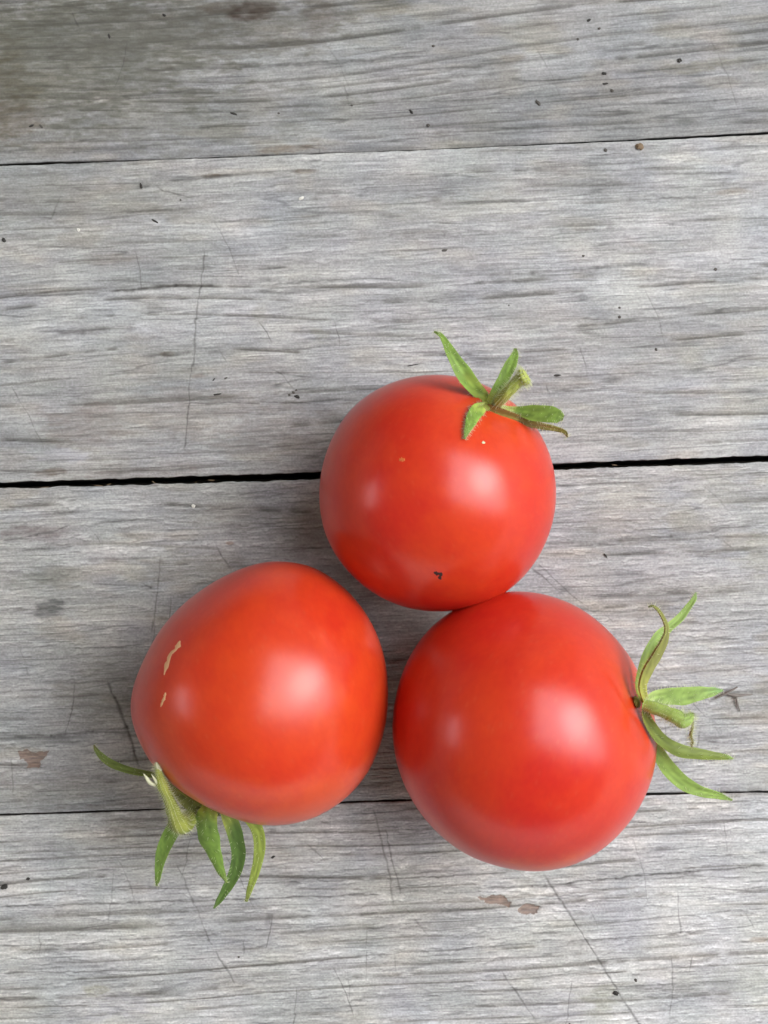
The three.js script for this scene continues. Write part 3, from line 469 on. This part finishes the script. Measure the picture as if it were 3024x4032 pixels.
tomato({
  seed: 2, flats: [[-0.72, 0.15, -0.70, 0.62, 0.045], [0.85, 0.1, -0.50, 0.72, 0.028], [-0.5, 0.1, 0.85, 0.8, 0.02]], patches: [[0.25, 0.45, 0.85, 0.72, 0.5], [0.9, 0.3, -0.1, 0.7, 0.25]], x: -0.0189, z: 0.0287, r: 0.0198, shoulder: 0.93, axis: V3(-0.46, 0.06, 0.84), long: 1.0, tip: 1.09, egg: 0.045, dimple: 0.05, lobe: 0.006, lobes: 4, lobePhase: 0.4, wob: 0.025, orange: 0.52, disc: 0.002,
  frame: frame(181, 1580, 0.25463),
  dress(T, P, root) {
    sepal(T, P, [[980, 600, 21, 50], [860, 500, 21, 70], [720, 405, 20, 60], [560, 365, 19, 42], [400, 335, 18, 50], [250, 282, 17, 55], [160, 222, 17, 48], [104, 155, 17, 32], [86, 116, 17, 10]], { ...OLIVE, mid: G(.15, .21, .045), cup: 0.25, roll: 0.4 });
    sepal(T, P, [[700, 400, 20.5, 30], [800, 490, 21, 100], [910, 580, 21.5, 150], [1030, 640, 21.5, 150], [1160, 680, 21, 70]], { ...OLIVE, mid: G(.15, .17, .04), cup: 0.1, fuzz: 1.5 });
    stalk(T, P, [[1000, 640, 20, 120], [910, 720, 21, 135], [850, 785, 22.5, 160], [805, 775, 25, 172], [768, 700, 27, 118], [740, 620, 28.5, 92], [704, 530, 30, 86], [668, 455, 31, 104], [646, 390, 31.5, 78], [628, 315, 32, 46], [618, 268, 32.2, 16]], { fuzz: 1.2, a: G(.23, .285, .045), b: G(.31, .33, .07) });
    sepal(T, P, [[900, 690, 19, 70], [790, 780, 18, 120], [722, 900, 17, 122], [668, 1030, 16, 100], [640, 1150, 15, 66], [628, 1240, 14.5, 46], [618, 1312, 14, 14]], { cup: 0.2, slim: 0.54, base: G(.17, .24, .042), mid: G(.12, .20, .036) });
    sepal(T, P, [[1065, 615, 22.5, 110], [1052, 690, 23, 160], [1040, 790, 21.5, 175], [1062, 910, 20, 165], [1108, 1050, 18.5, 112], [1160, 1180, 17, 66], [1212, 1284, 16, 18]], { ...LEAF, slim: 0.54, mid: G(.125, .215, .034), base: G(.30, .33, .05), cup: -0.12 });
    sepal(T, P, [[1185, 650, 20.5, 80], [1232, 738, 20, 116], [1285, 880, 17.5, 122], [1308, 1020, 16, 112], [1288, 1160, 14.5, 104], [1225, 1300, 13, 88], [1155, 1420, 12, 56], [1102, 1502, 11.5, 12]], { slim: 0.54, mid: G(.07, .13, .024), tip: G(.10, .17, .038), cup: 0.25, roll: -0.35 });
    sepal(T, P, [[1245, 655, 21, 60], [1340, 690, 21.5, 88], [1430, 760, 19.5, 98], [1482, 870, 18.5, 92], [1490, 1010, 17, 88], [1460, 1180, 15, 72], [1412, 1330, 13.5, 48], [1378, 1442, 12.5, 22]], { ...YELLOW, slim: 0.55, cup: 0.1 });
    const w = new THREE.MeshStandardMaterial({ color: new THREE.Color().setRGB(0.62, 0.62, 0.42), roughness: 0.7 });
    for (const l of [[[640, 450, 31, 34], [570, 440, 31.5, 36], [535, 400, 31.8, 28], [508, 360, 32, 8]], [[650, 470, 31, 30], [610, 420, 32, 24], [575, 365, 32.4, 6]], [[648, 330, 31.8, 40], [625, 300, 32.2, 36], [614, 262, 32.4, 8]]]) stalk(T, P, l, { name: 'frayed_fibre', mat: w, fuzz: 0 });
    scar(T, root, [[389, 1384, 3], [385, 1395, 11], [378, 1404, 9], [369, 1411, 6], [364, 1426, 11], [359, 1440, 9], [354, 1458, 3]], 'corky_scar', cork);
    scar(T, root, [[358, 1496, 3], [355, 1506, 7], [351, 1516, 6], [347, 1527, 2]], 'corky_scar', cork);
  }
}, 'orange-red egg-shaped tomato with two pale corky scars and a frayed bent stem');

tomato({
  seed: 3, flats: [[0.75, 0.35, -0.6, 0.8, 0.02]], patches: [[0.15, 0.28, 0.95, 0.86, 0.6]], x: 0.0215, z: 0.03343, r: 0.0209, axis: V3(0.80, 0.47, -0.30), long: 0.955, tip: 1, egg: 0, dimple: 0.06, lobe: 0.006, lobes: 5, lobePhase: 2.2, wob: 0.02, orange: 0.24, disc: 0.0009,
  frame: frame(1289.2, 1250.8, 0.22818),
  dress(T, P) {
    sepal(T, P, [[470, 1180, 29, 60], [415, 1040, 29, 80], [430, 880, 28, 80], [490, 700, 27, 90], [590, 560, 26, 105], [680, 460, 25, 66], [780, 372, 24.5, 64], [860, 272, 24, 54], [920, 190, 24, 44], [938, 128, 23.5, 12]], { cup: 0.2, roll: -0.25, mid: G(.205, .305, .07), tip: G(.17, .24, .1) });
    sepal(T, P, [[460, 1170, 31, 70], [420, 1010, 31.5, 110], [470, 850, 31.5, 145], [550, 720, 31, 140], [625, 590, 30.5, 105], [658, 470, 30, 58], [620, 360, 29.5, 44], [572, 290, 29.5, 36], [528, 258, 29.5, 26], [486, 266, 29.2, 10]], { ...OLIVE, tip: G(.10, .14, .04), cup: 0.3, roll: 0.75 });
    sepal(T, P, [[450, 1180, 30, 70], [560, 1120, 29.5, 110], [700, 1110, 29.5, 145], [820, 1108, 29.5, 150], [950, 1085, 29.5, 118], [1080, 1068, 29, 84], [1194, 1054, 28.5, 14]], { mid: G(.205, .305, .07), tip: G(.14, .25, .08), base: G(.3, .4, .11), cup: 0.1 });
    stalk(T, P, [[450, 1190, 31, 110], [560, 1225, 32, 118], [660, 1265, 32.5, 128], [740, 1300, 33, 140], [810, 1335, 33.2, 150], [858, 1325, 33.2, 120], [890, 1290, 33, 60], [900, 1270, 32.8, 26]], { a: G(.31, .41, .09), b: G(.26, .38, .10), fuzz: 0.6 });
    stalk(T, P, [[862, 1290, 32.6, 50], [895, 1320, 32.4, 36], [905, 1400, 31.8, 24], [890, 1480, 31.4, 32], [905, 1545, 31, 24], [900, 1590, 30.8, 8]], { name: 'dried_tail', fuzz: 0.3, a: G(.24, .26, .07), b: G(.22, .19, .08) });
    sepal(T, P, [[450, 1170, 30.5, 60], [455, 1290, 30.5, 95], [520, 1420, 30, 112], [620, 1540, 29, 118], [770, 1625, 28, 112], [950, 1660, 27, 98], [1130, 1680, 26, 62], [1230, 1688, 25.5, 42], [1292, 1702, 25, 12]], { ...OLIVE, mid: G(.13, .17, .03), tip: G(.15, .23, .05), cup: 0.28, roll: -0.55 });
    sepal(T, P, [[460, 1300, 28, 60], [510, 1500, 26, 90], [585, 1650, 24, 112], [685, 1800, 22.5, 128], [830, 1935, 21, 118], [1000, 2012, 20, 90], [1150, 2050, 19, 58], [1284, 2094, 18, 12]], { mid: G(.19, .285, .06), tip: G(.13, .2, .045), cup: 0.18, roll: 0.1 });
  }
}, 'largest deep red round tomato, with side-facing sepals and no scars');

// ---------------------------------------------------------------- bits lying on the boards
function bit(rx, ry, rz, seed) {
  const g = new THREE.IcosahedronGeometry(1, 2), p = g.attributes.position, v = V3();
  for (let i = 0; i < p.count; i++) { v.fromBufferAttribute(p, i); const n = 1 + 0.45 * perlin.noise(v.x * 1.6 + seed * 5.3, v.y * 1.6, v.z * 1.6); p.setXYZ(i, v.x * n * rx, v.y * n * ry, v.z * n * rz); }
  g.computeVertexNormals(); return g;
}
const dark = new THREE.MeshStandardMaterial({ color: new THREE.Color().setRGB(0.03, 0.028, 0.024), roughness: 0.8 }), greyBit = new THREE.MeshStandardMaterial({ color: new THREE.Color().setRGB(0.085, 0.078, 0.068), roughness: 0.9 });
const brownBit = new THREE.MeshStandardMaterial({ color: new THREE.Color().setRGB(0.17, 0.12, 0.07), roughness: 0.85 });
const paleBit = new THREE.MeshStandardMaterial({ color: new THREE.Color().setRGB(0.70, 0.69, 0.62), roughness: 0.7 });
function drop(name, u, v, len, wid, deg, mat, label, category, group) {
  const m = new THREE.Mesh(bit(len * U * 0.44, wid * U * 0.3, wid * U * 0.43, u * 0.37 + v), mat); m.name = name; m.position.copy(at(u, v, 0)); m.position.y = wid * U * 0.14; m.rotation.y = -deg * Math.PI / 180;
  return top(m, label, category, group);
}
const SPECKS = [[1468, 131, 11, 10, 0], [936, 100, 7, 7, 0], [925, 271, 9, 7, 40], [10, 1915, 20, 13, -30], [61, 1898, 10, 7, -20], [590, 1851, 11, 6, -30], [1330, 2145, 15, 10, 10], [1373, 2117, 9, 7, 60], [634, 848, 9, 6, 40], [642, 857, 14, 8, 20], [625, 853, 7, 6, 0], [640, 843, 6, 5, 0],
  [1545, 582, 9, 8, 0], [1338, 685, 8, 7, 0], [9, 519, 12, 9, 50], [1308, 325, 9, 8, 30], [1305, 159, 12, 7, 10], [1272, 44, 10, 7, -30], [1294, 62, 7, 6, 0], [1248, 85, 7, 6, 60], [1322, 196, 9, 6, 40], [1260, 553, 7, 6, 0], [1338, 665, 6, 6, 0], [1099, 660, 5, 5, 0], [1417, 755, 8, 6, 60], [602, 245, 6, 5, 0], [390, 432, 5, 5, 0], [516, 1402 + 665, 6, 5, 0], [1230, 1505 + 707, 6, 5, 0], [760, 228, 6, 5, 0]];
for (const [u, v, l, w, d] of SPECKS) drop('dirt_speck', u, v, l, w, d, l > 9 ? dark : greyBit, 'tiny black crumb of dirt on the grey boards', 'dirt', 'dirt crumbs on the boards');
for (const [u, v, l, w, d] of [[1162, 222, 17, 7, 55], [305, 402, 14, 6, 80], [888, 241, 14, 5, 50], [505, 246, 18, 6, 15], [68, 272, 12, 5, -25], [89, 273, 13, 5, 45], [335, 478, 20, 5, 28], [470, 852, 20, 5, -8], [462, 820, 10, 4, -50], [488, 817, 9, 5, -30], [892, 789, 36, 3.2, -10], [1204, 811, 18, 5, -3], [1307, 181, 14, 5, -5], [236, 78, 12, 5, 75], [355, 33, 10, 5, 30], [1308, 1200, 12, 4, 55], [960, 541, 15, 6, -5]])
  drop('dark_sliver', u, v, l, w, d, l % 2 ? greyBit : dark, 'thin dark sliver of plant litter on the grey boards', 'litter', 'litter slivers on the boards');
for (const [u, v, l, w, d] of [[651, 429, 13, 8, -25], [418, 1093, 9, 9, 0], [170, 497, 9, 8, 30]]) drop('pale_crumb', u, v, l, w, d, paleBit, 'tiny whitish crumb on the grey boards', 'crumb', 'pale crumbs on the boards');
for (const [u, v, l, w, d] of [[210, 1049, 22, 3, 4], [232, 1046, 12, 3, -20], [330, 1042, 14, 2.5, 35], [420, 1043, 9, 2.5, -50], [455, 1037, 16, 3, 6], [90, 1053, 26, 3, -8], [1330, 1004, 14, 2.5, 10]]) {
  const m = drop('dry_fibre', u, v, l, w, d, brownBit, 'dry straw-brown fibre caught in the wide black gap', 'litter', 'fibres in the gap'); m.position.y = -0.0009;
}
drop('bark_crumb', 1381, 318, 20, 16, 30, brownBit, 'small brown crumb of bark beside the hairline seam', 'bark');
{
  const T = { ...frame(0, 0, 1), surface: () => 0 }, tw = new THREE.Group(); tw.name = 'twig_fragment';
  const c = { a: G(.17, .155, .135), b: G(.20, .18, .16), fuzz: 0, name: 'twig' };
  for (const l of [[[1545, 1509, 0.3, 4], [1570, 1497, 0.6, 6], [1593, 1484, 0.9, 3]], [[1560, 1497, 0.6, 3], [1590, 1502, 0.5, 8], [1625, 1500, 0.2, 3]], [[1590, 1502, 0.4, 5], [1593, 1520, 0.3, 4], [1599, 1536, 0.2, 2]]]) stalk(T, tw, l, c);
  top(tw, 'small forked grey-brown twig scrap near the tip of a level sepal', 'twig');
}

renderer.render(scene, camera);
